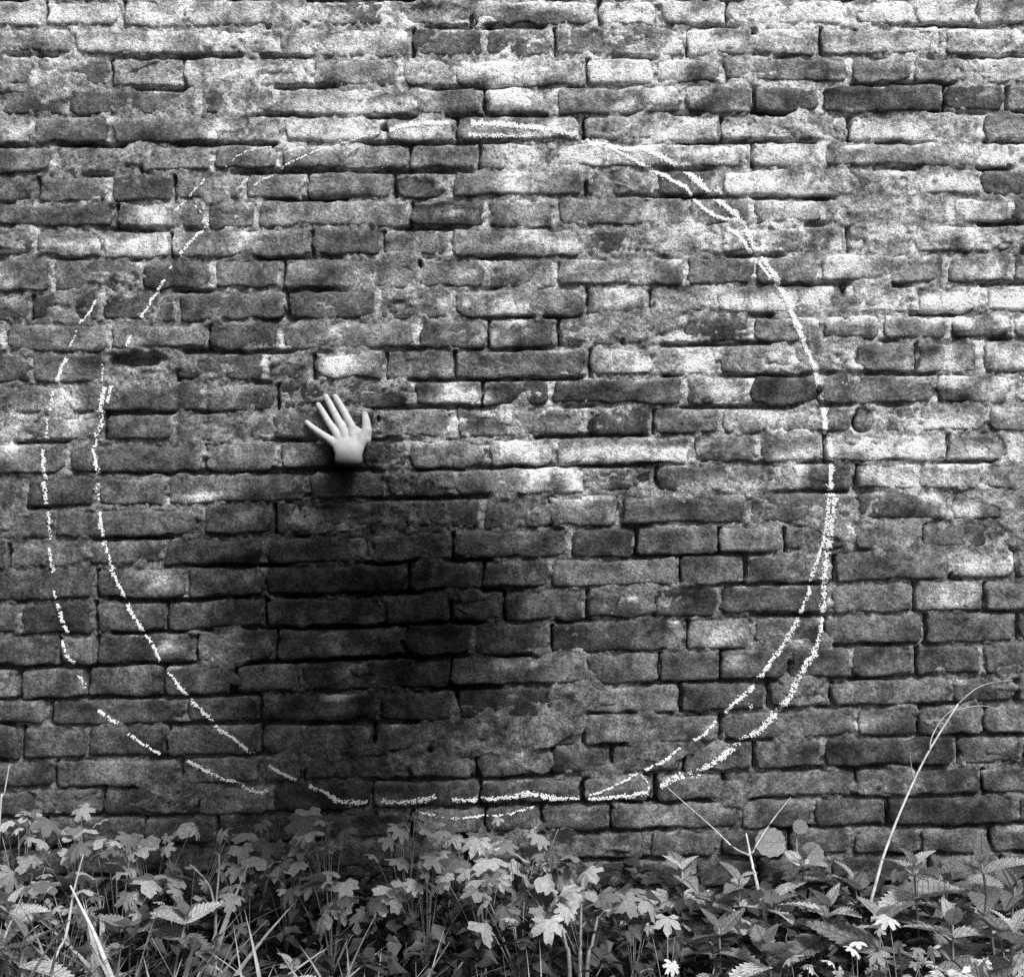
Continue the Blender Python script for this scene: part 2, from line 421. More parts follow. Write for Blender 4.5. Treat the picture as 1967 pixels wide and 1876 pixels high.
# ---- mortar: a rough sheet behind the brick faces with cracks under the bricks and smears over them
fx = np.arange(-1.10, 1.1001, .0036); fz = np.arange(.16, 2.07, .0036)
MX = np.concatenate([np.arange(-XMAX, -1.10, .02), fx, np.arange(1.115, XMAX, .02)])
MZ = np.concatenate([np.arange(-.05, .16, .02), fz, np.arange(2.085, float(bed(0, 0)) , .02)])
GX, GZ = np.meshgrid(MX, MZ)
Hm = -.0042 + (fbm(GX * 55, GZ * 75, 3, 31) - .5) * .010 + (fbm(GX * 150, GZ * 150, 2, 32) - .5) * .009
mt = 0.25 * (0.75 + .5 * fbm(GX * 30, GZ * 30, 3, 71))
Hm -= np.interp(938 - (GZ - ZC) / S, [1000, 1350], [0, .0035])      # joints weathered deeper low down
for k in range(1, NB - 1):
    edge = bed(k, MX) + .0055
    thr = np.interp(938 - (edge - ZC) / S, [950, 1300], [.52, .44])
    mask = sstep(thr, thr + .10, fbm(MX * 7 + k * 11.3, k * 5.1, 3, 35))
    wdt = .0050 + .004 * vn(MX * 40, k * 2.2, 37)
    i0 = max(0, np.searchsorted(MZ, edge.min() - .03)); i1 = np.searchsorted(MZ, edge.max() + .03)
    dd = edge[None, :] - MZ[i0:i1, None]
    band = np.exp(-((dd - .004) / (wdt[None, :] * .62)) ** 4) * mask[None, :]
    Hm[i0:i1] -= band * .022
for k in range(NB - 1):
    for j in courses[k]:
        if abs(j) > 1.1: continue
        zt = float(bed(k, j)) - .002; zb = float(bed(k + 1, j)) + .004
        a0, a1 = np.searchsorted(MZ, zb), np.searchsorted(MZ, zt); b0, b1 = np.searchsorted(MX, j - .012), np.searchsorted(MX, j + .012)
        if a1 <= a0 or b1 <= b0: continue
        xx = MX[b0:b1][None, :] - j + (vn(MZ[a0:a1, None] * 60, j * 9, 39) - .5) * .004
        py = 938 - ((zt + zb) / 2 - ZC) / S
        if rng.random() < np.interp(py, [950, 1300], [.30, .68]):
            Hm[a0:a1, b0:b1] -= np.exp(-((xx - .004) / .0034) ** 4) * .022
        else:
            g = np.exp(-(xx / .0075) ** 4)
            Hm[a0:a1, b0:b1] += g * .0015
            bright = np.interp(py, [0, 600, 1000, 1400], [1., .8, .5, .25]) * rng.uniform(.4, 1.0)
            mt[a0:a1, b0:b1] = mt[a0:a1, b0:b1] * (1 - g * bright) + .70 * g * bright
SM = fbm(GX * 7, GZ * 13, 4, 41)
pxg = GX / S + 983.5; pyg = 938 - (GZ - ZC) / S
for a, b, ra, rb, s in [(480, 560, 190, 60, .14), (800, 470, 160, 40, .06), (640, 375, 130, 40, .10), (1190, 645, 120, 45, .13), (200, 480, 160, 50, .08), (180, 250, 100, 30, .10),
                        (380, 370, 110, 30, .10), (430, 700, 160, 40, .08), (1690, 1010, 200, 40, .08), (1750, 1250, 200, 60, .10), (1550, 1230, 150, 40, .08), (430, 1545, 230, 40, .14), (160, 1400, 140, 30, .10),
                        (1340, 960, 110, 60, .10), (560, 190, 120, 20, .09), (340, 230, 120, 30, .09), (720, 990, 140, 20, .05), (1450, 660, 80, 25, .06), (1030, 500, 150, 20, .05), (1660, 670, 90, 20, .05), (1050, 990, 120, 26, .08)]:
    SM += s * np.exp(-((pxg - a) / ra) ** 2 - ((pyg - b) / rb) ** 2)
sm = sstep(.63, .70, SM)
Hs = .0005 + (fbm(GX * 45, GZ * 55, 3, 43) - .5) * .010 + (fbm(GX * 170, GZ * 170, 2, 45) - .5) * .004
Hm = Hm * (1 - sm) + np.maximum(Hm, Hs) * sm
# cavities where mortar or brick has fallen out, and small nail holes
for a, b, ra, rb, dp in [(265, 692, 48, 15, .034), (1655, 808, 17, 20, .040), (1480, 212, 42, 8, .030), (795, 366, 48, 24, .016), (1215, 985, 85, 26, .017), (550, 604, 48, 14, .018), (1655, 930, 22, 30, .014), (735, 775, 40, 18, .012),
                         (215, 265, 70, 22, .009), (840, 28, 70, 22, .008), (1700, 120, 22, 6, .03), (730, 935, 26, 22, .014), (1250, 885, 30, 14, .014), (1240, 1512, 9, 22, .03), (1122, 1520, 10, 24, .03), (1575, 758, 5, 14, .03), (738, 243, 9, 8, .03), (725, 802, 4, 4, .03), (1448, 60, 5, 5, .03), (1737, 350, 5, 5, .03), (480, 905, 260, 7, .02), (480, 950, 150, 5, .012), (20, 5, 40, 10, .04), (290, 110, 60, 5, .02)]:
    q = ((pxg - a + 14 * (fbm(GX * 60, GZ * 60, 2, 51) - .5)) / ra) ** 2 + ((pyg - b + 10 * (fbm(GX * 60 + 7, GZ * 60, 2, 52) - .5)) / rb) ** 2
    Hm = Hm - dp * np.exp(-q ** 2)
l, grade = lime(GX, GZ, 8)
mt = mt * (0.55 + 1.2 * grade)
mt = mt * (1 - l) + .68 * l
mm = grid_mesh('mortar', np.stack([GX, -Hm, GZ], -1), MAT_MORTAR); set_tone(mm, mt)
mo = link('mortar', mm, wall)
# solid body of the wall behind the face
bxv = [(-XMAX, .06, -.05), (XMAX, .06, -.05), (XMAX, .30, -.05), (-XMAX, .30, -.05)]
zt = float(bed(0, 0))
bxv += [(a, b, zt) for a, b, c in bxv]
core = mesh_obj('wall_core', bxv, [(0, 1, 5, 4), (1, 2, 6, 5), (2, 3, 7, 6), (3, 0, 4, 7), (4, 5, 6, 7)], MAT_MORTAR, wall, False)
set_tone(core.data, [0.2] * 8)

def surf(x, z):
    """height of the wall face towards the viewer at (x, z)"""
    hit = brick_bvh.ray_cast(Vector((x, -.2, z)), Vector((0, 1, 0)), .22)
    hb = -hit[0].y if hit[0] is not None else -1
    i = min(len(MZ) - 2, max(0, int(np.searchsorted(MZ, z)) - 1)); j = min(len(MX) - 2, max(0, int(np.searchsorted(MX, x)) - 1))
    tz = (z - MZ[i]) / (MZ[i + 1] - MZ[i]); tx = (x - MX[j]) / (MX[j + 1] - MX[j])
    hm = (Hm[i, j] * (1 - tx) + Hm[i, j + 1] * tx) * (1 - tz) + (Hm[i + 1, j] * (1 - tx) + Hm[i + 1, j + 1] * tx) * tz
    return max(hb, hm)

# ------------------------------------------------------------------ chalk loop: grains rubbed onto the proud parts of the wall
STROKES = [  # points, width (mm), strength
 ([(433, 322), (467, 295), (521, 283)], 2, .22), ([(488, 356), (525, 335), (542, 322), (575, 305), (609, 291), (680, 268), (740, 254)], 4, .5),
 ([(749, 252), (773, 243), (815, 239), (862, 237)], 7, .9), ([(905, 237), (950, 238), (989, 242), (1057, 249), (1111, 262)], 9, 1.), ([(900, 260), (980, 262), (1060, 266)], 7, .35),
 ([(1118, 268), (1175, 281), (1226, 289), (1240, 288), (1311, 325), (1369, 376), (1416, 416), (1450, 474), (1491, 538), (1521, 600), (1535, 633)], 9, 1.),
 ([(1125, 275), (1172, 284), (1250, 325), (1317, 362), (1335, 385), (1372, 414), (1416, 425)], 6, .9), ([(1396, 440), (1420, 455), (1447, 492), (1480, 535)], 6, .8),
 ([(1521, 605), (1545, 659), (1565, 709), (1572, 740)], 9, 1.), ([(1575, 745), (1577, 767)], 5, .6), ([(1582, 784), (1585, 818), (1592, 852), (1596, 882), (1597, 919), (1596, 953)], 10, .95),
 ([(1592, 957), (1587, 1007), (1580, 1051), (1572, 1072), (1560, 1106), (1553, 1136), (1535, 1183), (1509, 1229), (1497, 1250), (1477, 1274), (1449, 1316), (1415, 1347), (1392, 1369)], 7, .8),
 ([(1604, 957), (1597, 1007), (1590, 1055), (1587, 1075), (1582, 1143), (1580, 1197), (1567, 1244), (1556, 1261), (1532, 1305), (1515, 1343), (1497, 1360), (1460, 1402), (1418, 1426), (1370, 1464), (1335, 1485), (1301, 1490), (1268, 1510)], 9.5, 1.),
 ([(1375, 1385), (1349, 1412), (1332, 1421)], 7, .8), ([(1306, 1436), (1281, 1457), (1240, 1478)], 6, .8), ([(1209, 1491), (1178, 1510), (1133, 1526)], 5, .7), ([(1209, 1491), (1232, 1490), (1246, 1505), (1243, 1519)], 3, .6),
 ([(1243, 1519), (1202, 1528), (1130, 1535)], 9, 1.), ([(1112, 1535), (1064, 1533), (1016, 1524), (978, 1531), (909, 1536), (868, 1536)], 10, .95), ([(837, 1529), (820, 1534), (771, 1540), (730, 1538)], 10, .95), ([(704, 1541), (650, 1538), (637, 1529), (593, 1510)], 10, .95),
 ([(1088, 1545), (1030, 1548), (978, 1562), (919, 1567), (871, 1571), (799, 1559)], 5, .6),
 ([(569, 1498), (517, 1471)], 7, .8), ([(489, 1450), (447, 1417), (417, 1398), (407, 1385), (370, 1347), (356, 1331), (323, 1292)], 8, .95), ([(306, 1271), (298, 1248), (278, 1217), (251, 1177), (242, 1153), (220, 1106), (210, 1072), (200, 1038), (191, 984)], 8, .95),
 ([(188, 960), (188, 930)], 7, .4), ([(188, 909), (184, 885), (179, 862)], 8, 1.), ([(183, 858), (185, 831), (195, 815), (193, 791), (200, 743)], 9, .9), ([(205, 777), (213, 742)], 6, .8), ([(196, 733), (196, 700)], 5, .5), ([(245, 665), (252, 645)], 7, .9),
 ([(271, 609), (290, 578), (316, 538)], 6, .95), ([(330, 518), (333, 512)], 6, .8), ([(345, 489), (370, 462), (399, 430)], 7, .95), ([(339, 406), (355, 386), (393, 345)], 3, .5), ([(400, 425), (385, 405), (375, 396)], 3, .3), ([(330, 410), (345, 395)], 4, .5),
 ([(183, 577), (170, 600), (152, 620)], 5, .85), ([(149, 635), (134, 666)], 4, .5), ([(130, 688), (118, 710), (110, 735)], 8, .9), ([(101, 750), (96, 788)], 7, .7), ([(91, 805), (88, 845)], 6, .4), ([(85, 864), (83, 890), (86, 920)], 9, .9), ([(83, 926), (91, 967)], 8, .8), ([(93, 984), (96, 1035)], 8, .6),
 ([(95, 1052), (102, 1099)], 8, .8), ([(105, 1133), (108, 1150)], 6, .5), ([(112, 1160), (120, 1190), (130, 1214)], 9, .8), ([(119, 1230), (128, 1255), (141, 1274)], 8, .8), ([(152, 1295), (162, 1321)], 7, .6), ([(188, 1364), (205, 1378), (224, 1390)], 8, .85), ([(246, 1410), (275, 1430), (307, 1448)], 7, .75),
 ([(362, 1460), (407, 1485), (458, 1505), (490, 1520), (514, 1519)], 8, .85), ([(1440, 1350), (1443, 1365)], 10, .5)]
chalk = empty('chalk_loop', (0, 0, .75), 'white chalk line drawn twice round as a large loop on bricks', 'chalk drawing')
for pts, wmm, st in STROKES:
    P = [np.array((wx(a), wz(b))) for a, b in pts]
    # smooth resample
    seg = []
    n = len(P)
    for i in range(n - 1):
        p0 = P[max(0, i - 1)]; p1 = P[i]; p2 = P[i + 1]; p3 = P[min(n - 1, i + 2)]
        ln = np.linalg.norm(p2 - p1); m = max(2, int(ln / .0008))
        for j in range(m):
            t = j / m
            seg.append(.5 * ((2 * p1) + (-p0 + p2) * t + (2 * p0 - 5 * p1 + 4 * p2 - p3) * t * t + (-p0 + 3 * p1 - 3 * p2 + p3) * t ** 3))
    seg.append(P[-1])
    V, Fc = [], []
    for q, p in enumerate(seg):
        d = seg[min(q + 1, len(seg) - 1)] - seg[max(q - 1, 0)]; d = d / (np.linalg.norm(d) + 1e-9); nr = np.array((-d[1], d[0]))
        wv = float(fbm(p[0] * 90, p[1] * 90, 2, 83))
        wid = wmm * (.0012 if pts[0][1] < 1000 and pts[0][0] > 700 else .00085) * (.55 + .9 * wv)
        for rep in range(4 if wmm < 6 else 7):
            if rng.random() > st * (.35 + .9 * wv): continue
            c = p + nr * rng.gauss(0, .24) * wid + nr * (wv - .5) * .004
            if not (pts[0][1] < 950 and pts[0][0] > 700) and float(vn(c[0] * 420, c[1] * 420, 97)) < .36 + .10 * float(vn(c[0] * 60, c[1] * 60, 98)): continue
            h = surf(c[0], c[1])
            if h < -.0125 or rng.random() < (-h - .006) * 110: continue
            s = rng.uniform(.0008, .0021); a = rng.uniform(0, 6.28); b0 = len(V)
            for e in range(4):
                an = a + e * 1.571 + rng.uniform(-.4, .4); rr = s * rng.uniform(.6, 1.1)
                V.append((c[0] + rr * math.cos(an), -(h + .0007), c[1] + rr * math.sin(an)))
            V.append((c[0], -(h + .0015), c[1]))
            Fc += [(b0, b0 + 1, b0 + 4), (b0 + 1, b0 + 2, b0 + 4), (b0 + 2, b0 + 3, b0 + 4), (b0 + 3, b0, b0 + 4)]
    if V:
        o = mesh_obj('chalk_stroke', V, Fc, MAT_CHALK, chalk, False); o.location = (0, 0, -.75)

# ------------------------------------------------------------------ person: a pale hand on the wall, the rest a dark see-through figure
person = empty('person', (wx(740), -.36, 0), 'person in dark clothes showing as see-through dark shape with one pale hand on wall', 'person')
def hp(zx, zy, h):     # enlargement of the hand -> world
    return Vector((wx((1050 + zx * .2542) / F), -h, wz((1400 + zy * .2542) / F)))
def bez(p0, p1, p2, n=10):
    return [p0 * (1 - t) ** 2 + p1 * 2 * t * (1 - t) + p2 * t * t for t in [i / n for i in range(n + 1)]]
def fig_(px, py, y): return W(px, py, y)
def to_local(o): o.parent = person; o.matrix_parent_inverse = Matrix.Translation(-person.location)
bm = bmesh.new()
def blob(a, b, ra, rb, flat=1.0, seg=14):
    d = b - a; n = max(2, int(d.length / .003))
    for i in range(n + 1):
        t = i / n; c = a.lerp(b, t); r_ = ra + (rb - ra) * t
        mtx = Matrix.Translation(c) @ Matrix.Diagonal((r_, r_ * flat, r_, 1))
        bmesh.ops.create_icosphere(bm, subdivisions=2, radius=1, matrix=mtx)
# finger: tip, dip, pip, knuckle
fing = [([(402, 722), (480, 790), (590, 870), (765, 985)], (5.0, 5.8, 6.4, 7.6)), ([(572, 465), (630, 555), (710, 690), (845, 880)], (5.4, 6.2, 6.9, 8.2)),
        ([(685, 345), (730, 430), (805, 570), (930, 800)], (5.8, 6.5, 7.2, 8.6)), ([(822, 345), (875, 430), (955, 570), (1075, 800)], (5.5, 6.4, 7.2, 8.8))]
for pts, rad in fing:
    hs = (.0065, .0085, .0105, .0150)
    Pq = [hp(a, b, h) for (a, b), h in zip(pts, hs)]
    for i in range(3): blob(Pq[i], Pq[i + 1], rad[i] * .001, rad[i + 1] * .001, .92)
    blob(Pq[2], Pq[2] + Vector((0, -.0012, 0)), .0070 if rad[2] > 6.5 else .0064, .0068, .9)
    blob(Pq[3] + Vector((0, -.001, 0)), hp(1020 + (pts[3][0] - 900) * .45, 1130, .0225), .0085, .0110, .85)   # back of the hand
th = [hp(1258, 612, .009), hp(1278, 700, .0115), hp(1292, 850, .015), hp(1180, 1060, .019)]
for i, (a, b) in enumerate(((6.6, 8.2), (8.4, 10.2), (11.0, 13.0))): blob(th[i], th[i + 1], a * .001, b * .001, .9)
blob(hp(1290, 900, .015), hp(1120, 900, .015), .0105, .0110, .8); blob(hp(1270, 970, .016), hp(1090, 1000, .017), .0125, .0130, .8)
blob(hp(1150, 860, .014), hp(1080, 820, .014), .0090, .0090, .8)
blob(hp(830, 1010, .016), hp(930, 1130, .020), .0105, .0135, .85)
for q in range(16):
    u = q / 15; c = hp(1030 + 14 * u, 1030 + 265 * u, .017 + .020 * u)
    bmesh.ops.create_icosphere(bm, subdivisions=3, radius=1, matrix=Matrix.Translation(c) @ Matrix.Diagonal((.033 - .0075 * min(1, u * 1.5) + .002 * u, .0150 + .002 * u, .013, 1)))
me = bpy.data.meshes.new('hand'); bm.to_mesh(me); bm.free(); me.materials.append(MAT_SKIN)
hand = link('hand', me); to_local(hand); hand['label'] = 'pale left hand with spread fingers laid on bricks'
rm = hand.modifiers.new('remesh', 'REMESH'); rm.mode = 'VOXEL'; rm.voxel_size = .0012; rm.use_smooth_shade = True
smo = hand.modifiers.new('smooth', 'SMOOTH'); smo.factor = .5; smo.iterations = 9
# fingernails sit on the finger ends
for (a, b), (c, d), hgt in [((402, 722), (480, 790), .0112), ((572, 465), (630, 555), .0124), ((685, 345), (730, 430), .0130), ((822, 345), (875, 430), .0126), ((1258, 600), (1280, 700), .0152)]:
    A = hp(a, b, hgt); B = hp(c, d, hgt + .0015); d3 = (B - A).normalized(); n3 = d3.cross(Vector((0, 1, 0))).normalized()
    V = []; 
    for u in (-.002, .003, .008):
        for v, dz in ((-.0038, .0016), (0, -.0002), (.0038, .0016)):
            vv = A + d3 * u + n3 * v * (.75 if u < 0 else 1); vv.y += dz; V.append(tuple(vv - hand.matrix_world.translation))
    q = mesh_obj('fingernail', V, [(0, 1, 4, 3), (1, 2, 5, 4), (3, 4, 7, 6), (4, 5, 8, 7)], MAT_SKIN, hand)
# figure: kneeling, facing the wall, left arm raised to the wall
def fig(px, py, y): return W(px, py, y)
J = {'pel': (fig(735, 1500, -.40), .23, .19), 'wai': (fig(730, 1330, -.38), .27, .21), 'che': (fig(725, 1130, -.36), .30, .22), 'sho': (fig(730, 1000, -.34), .25, .20),
     'nec': (fig(750, 935, -.32), .07, .07), 'hea': (fig(755, 850, -.31), .095, .11), 'top': (fig(757, 800, -.31), .07, .085),
     'lsh': (fig(500, 1070, -.32), .15, .13), 'lel': (fig(660, 1050, -.20), .12, .12), 'lwr': (fig(664, 905, -.085), .085, .080),
     'rsh': (fig(940, 1050, -.34), .12, .12), 'rel': (fig(1010, 1200, -.36), .11, .11), 'rwr': (fig(930, 1330, -.30), .05, .05),
     'lhi': (fig(640, 1560, -.44), .13, .13), 'lkn': (Vector((wx(640, -.36), -.34, .09)), .09, .09), 'lan': (Vector((wx(640, -.7), -.72, .08)), .06, .06), 'lto': (Vector((wx(640, -.8), -.84, .05)), .045, .045),
     'rhi': (fig(840, 1560, -.44), .13, .13), 'rkn': (Vector((wx(840, -.36), -.34, .09)), .09, .09), 'ran': (Vector((wx(840, -.7), -.72, .08)), .06, .06), 'rto': (Vector((wx(840, -.8), -.84, .05)), .045, .045)}
E = [('pel', 'wai'), ('wai', 'che'), ('che', 'sho'), ('sho', 'nec'), ('nec', 'hea'), ('hea', 'top'), ('sho', 'lsh'), ('lsh', 'lel'), ('lel', 'lwr'), ('sho', 'rsh'), ('rsh', 'rel'), ('rel', 'rwr'),
     ('pel', 'lhi'), ('lhi', 'lkn'), ('lkn', 'lan'), ('lan', 'lto'), ('pel', 'rhi'), ('rhi', 'rkn'), ('rkn', 'ran'), ('ran', 'rto')]
bm = bmesh.new()
for a, b in E:
    (pa, ra, fa), (pb, rb_, fb) = J[a], J[b]
    n = max(3, int((pb - pa).length / .02))
    for i in range(n + 1):
        u = i / n; r1 = ra + (rb_ - ra) * u; r2 = fa + (fb - fa) * u
        bmesh.ops.create_icosphere(bm, subdivisions=3, radius=1, matrix=Matrix.Translation(pa.lerp(pb, u)) @ Matrix.Diagonal((r1, r2, min(r1, .12), 1)))
me = bpy.data.meshes.new('body'); bm.to_mesh(me); bm.free()
body = link('body', me); to_local(body)
rm = body.modifiers.new('remesh', 'REMESH'); rm.mode = 'VOXEL'; rm.voxel_size = .014; rm.use_smooth_shade = True
smo = body.modifiers.new('smooth', 'SMOOTH'); smo.factor = .5; smo.iterations = 6
body['label'] = 'dark see-through body kneeling in front of the bricks'
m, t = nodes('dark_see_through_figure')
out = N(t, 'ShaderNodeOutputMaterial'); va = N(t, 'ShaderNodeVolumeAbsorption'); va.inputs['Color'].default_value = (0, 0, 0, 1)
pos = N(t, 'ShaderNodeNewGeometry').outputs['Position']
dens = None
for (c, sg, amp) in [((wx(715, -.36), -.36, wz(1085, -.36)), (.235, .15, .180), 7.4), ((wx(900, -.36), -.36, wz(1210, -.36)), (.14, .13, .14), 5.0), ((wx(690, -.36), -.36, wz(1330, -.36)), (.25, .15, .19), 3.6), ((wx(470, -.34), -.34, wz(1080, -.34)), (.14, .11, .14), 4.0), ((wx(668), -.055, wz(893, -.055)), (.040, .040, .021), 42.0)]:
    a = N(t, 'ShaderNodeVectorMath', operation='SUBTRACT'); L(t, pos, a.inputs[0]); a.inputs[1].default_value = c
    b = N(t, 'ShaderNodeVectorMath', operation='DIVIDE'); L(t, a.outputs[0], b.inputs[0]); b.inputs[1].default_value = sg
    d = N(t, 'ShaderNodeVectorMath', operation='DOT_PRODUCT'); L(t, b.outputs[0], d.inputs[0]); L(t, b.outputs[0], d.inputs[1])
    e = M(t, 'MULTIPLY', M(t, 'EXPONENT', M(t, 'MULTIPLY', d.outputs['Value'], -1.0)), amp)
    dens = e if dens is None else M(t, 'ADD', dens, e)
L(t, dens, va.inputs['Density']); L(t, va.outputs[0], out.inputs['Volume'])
me.materials.append(m)

# ------------------------------------------------------------------ plants at the foot of the wall
def nettle_leaf(Lg, Wd, droop, fold):
    n = 11; V = []; Fc = []
    for i in range(n + 1):
        t = i / n
        wv = Wd * (math.sin(math.pi * min(1, t ** .62)) ** .85 if 0 < t < 1 else 0)
        zc = -droop * Lg * t * t
        row = [(Lg * t, 0, zc)]
        q = .10 * Wd if i % 2 else -.02 * Wd
        for s in (-1, 1):
            row.append((Lg * (t - .02), s * wv * .5, zc + fold * wv * .5 + q))
            row.append((Lg * (t + .05 * (wv / Wd)), s * wv * 1.0, zc + fold * wv * .85 - .03 * Wd))
            row.append((Lg * (t - .035), s * wv * .84, zc + fold * wv * .72))
        V += row
    for i in range(n):
        a = i * 7; b = a + 7
        for s in (0, 3):
            c, tip, nt_ = 1 + s, 2 + s, 3 + s
            fs = [(a, a + c, b + c, b), (a + c, a + nt_, b + nt_, b + c), (a + nt_, a + tip, b + nt_)]
            if s == 0: fs = [f[::-1] for f in fs]
            Fc += fs
    return V, Fc
def lobed_leaf(R_, lobes, depth, seed):
    r = random.Random(seed); n = 40; V = [(0, 0, 0)]; Fc = []
    for ring in (.5, 1.0):
        for i in range(n + 1):
            th = -2.45 + 4.9 * i / n
            u = (i / n) * lobes
            lob = abs(math.sin(math.pi * u)) ** .7
            env = .62 + .38 * math.cos(th * .62)
            rr = R_ * env * ((1 - depth) + depth * lob)
            if ring == 1.0: rr *= 1 + .10 * math.sin(u * math.pi * 6 + seed)
            rr *= ring
            zz = R_ * (.10 * math.cos(u * 2 * math.pi) * ring - .22 * ring * ring + .06 * math.sin(th * 2 + seed))
            V.append((rr * math.cos(th) + R_ * .1, rr * math.sin(th), zz))
    for i in range(n):
        Fc.append((0, 1 + i, 2 + i)); a = 1 + i; b = 1 + n + 1 + i
        Fc.append((a, b, b + 1, a + 1))
    return V, Fc
def round_leaf(R_):
    V = [(R_ * .9, 0, 0)]; Fc = []; n = 26
    for ring in (.55, 1):
        for i in range(n):
            th = 2 * math.pi * i / n; rr = R_ * ring * (1 + .075 * (i % 2) * ring) * (1 + .22 * math.cos(th))
            V.append((R_ * .9 + rr * math.cos(th), rr * math.sin(th) * .95, R_ * (.07 * math.cos(3 * th + 1) * ring + .30 * abs(math.sin(th)) * ring - .10 * ring)))
    for i in range(n):
        j = (i + 1) % n; Fc += [(0, 1 + i, 1 + j), (1 + i, 1 + n + i, 1 + n + j, 1 + j)]
    return V, Fc
def blade(Lg, wd, bend, twist=.6):
    V = []; Fc = []; n = 9
    for i in range(n + 1):
        t = i / n; wv = wd * (1 - t ** 2.2) * (.55 + .9 * min(1, t * 3)) * .7
        x = bend * Lg * t * t; z = Lg * t * (1 - .35 * abs(bend) * t)
        a = twist * t
        V += [(x - wv * .5 * math.sin(a), -wv * .5 * math.cos(a), z), (x + .12 * wd, 0, z), (x + wv * .5 * math.sin(a), wv * .5 * math.cos(a), z)]
    for i in range(n):
        for s in (0, 1): Fc.append((i * 3 + s, i * 3 + s + 1, i * 3 + s + 4, i * 3 + s + 3))
    return V, Fc
def tube(pts, r0, r1, seg=6):
    V = []; Fc = []; n = len(pts)
    for i, p in enumerate(pts):
        p = Vector(p); d = (Vector(pts[min(i + 1, n - 1)]) - Vector(pts[max(0, i - 1)])).normalized()
        u = d.orthogonal().normalized(); v = d.cross(u); r_ = r0 + (r1 - r0) * i / (n - 1)
        for j in range(seg):
            a = 2 * math.pi * j / seg; V.append(tuple(p + u * r_ * math.cos(a) + v * r_ * math.sin(a)))
    for i in range(n - 1):
        for j in range(seg): Fc.append((i * seg + j, i * seg + (j + 1) % seg, (i + 1) * seg + (j + 1) % seg, (i + 1) * seg + j))
    Fc += [tuple(range(seg))[::-1], tuple((n - 1) * seg + j for j in range(seg))]
    return V, Fc
def to_mesh(name, VF, mat):
    me = bpy.data.meshes.new(name); me.from_pydata(VF[0], [], VF[1]); me.update()
    me.polygons.foreach_set('use_smooth', [True] * len(me.polygons)); me.materials.append(mat); return me

NET = [to_mesh('nettle_leaf', nettle_leaf(1, w_, d_, f_), MAT_NETTLE) for w_, d_, f_ in ((.27, .18, .35), (.24, .32, .5), (.30, .10, .2), (.26, .4, .3))]
LOB = [to_mesh('lobed_leaf', lobed_leaf(1, l_, d_, s_), MAT_LOBED) for l_, d_, s_ in ((5, .45, 1), (5, .55, 2), (3, .5, 3), (7, .5, 4))]
LOBB = [to_mesh('pale_lobed_leaf', lobed_leaf(1, l_, d_, s_), MAT_BRIGHT) for l_, d_, s_ in ((5, .6, 5), (7, .55, 6))]
def place_leaf(root, name, me, base, az, tilt, roll, size):
    o = link(name, me, root); o.location = base - root.location
    o.rotation_euler = (Matrix.Rotation(az, 3, 'Z') @ Matrix.Rotation(-tilt, 3, 'Y') @ Matrix.Rotation(roll, 3, 'X')).to_euler()
    o.scale = (size, size, size); return o
def nettle(px, py, y, leafpx, label, group, pairs=4, lean=0, seed=0):
    r = random.Random(seed * 7 + int(px)); topp = W(px, py, y)
    base = Vector((topp.x + r.uniform(-.05, .05) - lean, y - r.uniform(-.02, .03), -.01))
    root = empty('nettle_plant', base, label, 'plant', group)
    pts = bez(base, base.lerp(topp, .55) + Vector((r.uniform(-.02, .02), 0, 0)), topp, 12)
    V, Fc = tube([p - base for p in pts], .0032, .0016); mesh_obj('stem', V, Fc, MAT_STEM, root)
    az0 = r.uniform(0, 3.14); Ls = 1.55 * leafpx * S * (D + y) / D
    d = 0; 
    for k in range(pairs):
        p = topp.lerp(pts[6], d / (topp - pts[6]).length) if (topp - pts[6]).length > d else pts[6]
        size = Ls * (.42, .78, 1.0, 1.05, 1.0, .9)[k]
        for s in (0, 1):
            az = az0 + k * 1.57 + s * math.pi + r.uniform(-.3, .3)
            tilt = (1.0, .45, .15, .0, -.1, -.1)[k] + r.uniform(-.25, .2)
            place_leaf(root, 'leaf', r.choice(NET), p, az, tilt, r.uniform(-.4, .4), size * r.uniform(.85, 1.12))
        d += Ls * (.16, .30, .42, .5, .5, .5)[k]
    return root
def lobed(px, py, y, leafpx, n, spread, label, group, bright=False, seed=0, name='lobed_leaf_plant'):
    r = random.Random(seed * 13 + int(px) * 3 + int(py)); c = W(px, py, y)
    base = Vector((c.x + r.uniform(-.03, .03), y, -.01))
    root = empty(name, base, label, 'plant', group)
    fork = base.lerp(c, .55)
    V, Fc = tube([p - base for p in bez(base, base.lerp(fork, .5) + Vector((r.uniform(-.02, .02), 0, 0)), fork, 6)], .0022, .0018)
    mesh_obj('stem', V, Fc, MAT_STEM, root)
    Ls = leafpx * S * (D + y) / D * .68
    for i in range(n):
        off = Vector((r.gauss(0, .5) * spread * S, r.uniform(-.06, .06), r.gauss(0, .40) * spread * .8 * S))
        e = c + off
        if e.y > -.03: e.y = -.03
        V, Fc = tube([p - base for p in bez(fork, fork.lerp(e, .5) + Vector((0, 0, .03)), e, 6)], .0012, .0008, 4)
        mesh_obj('leaf_stalk', V, Fc, MAT_STEM, root)
        az = -math.pi / 2 + r.gauss(0, .9)
        place_leaf(root, 'leaf', r.choice(LOBB if bright else LOB), e, az + r.uniform(-.6, .6), r.uniform(-1.2, .45), r.uniform(-.7, .7), Ls * r.uniform(.5, 1.25))
    return root

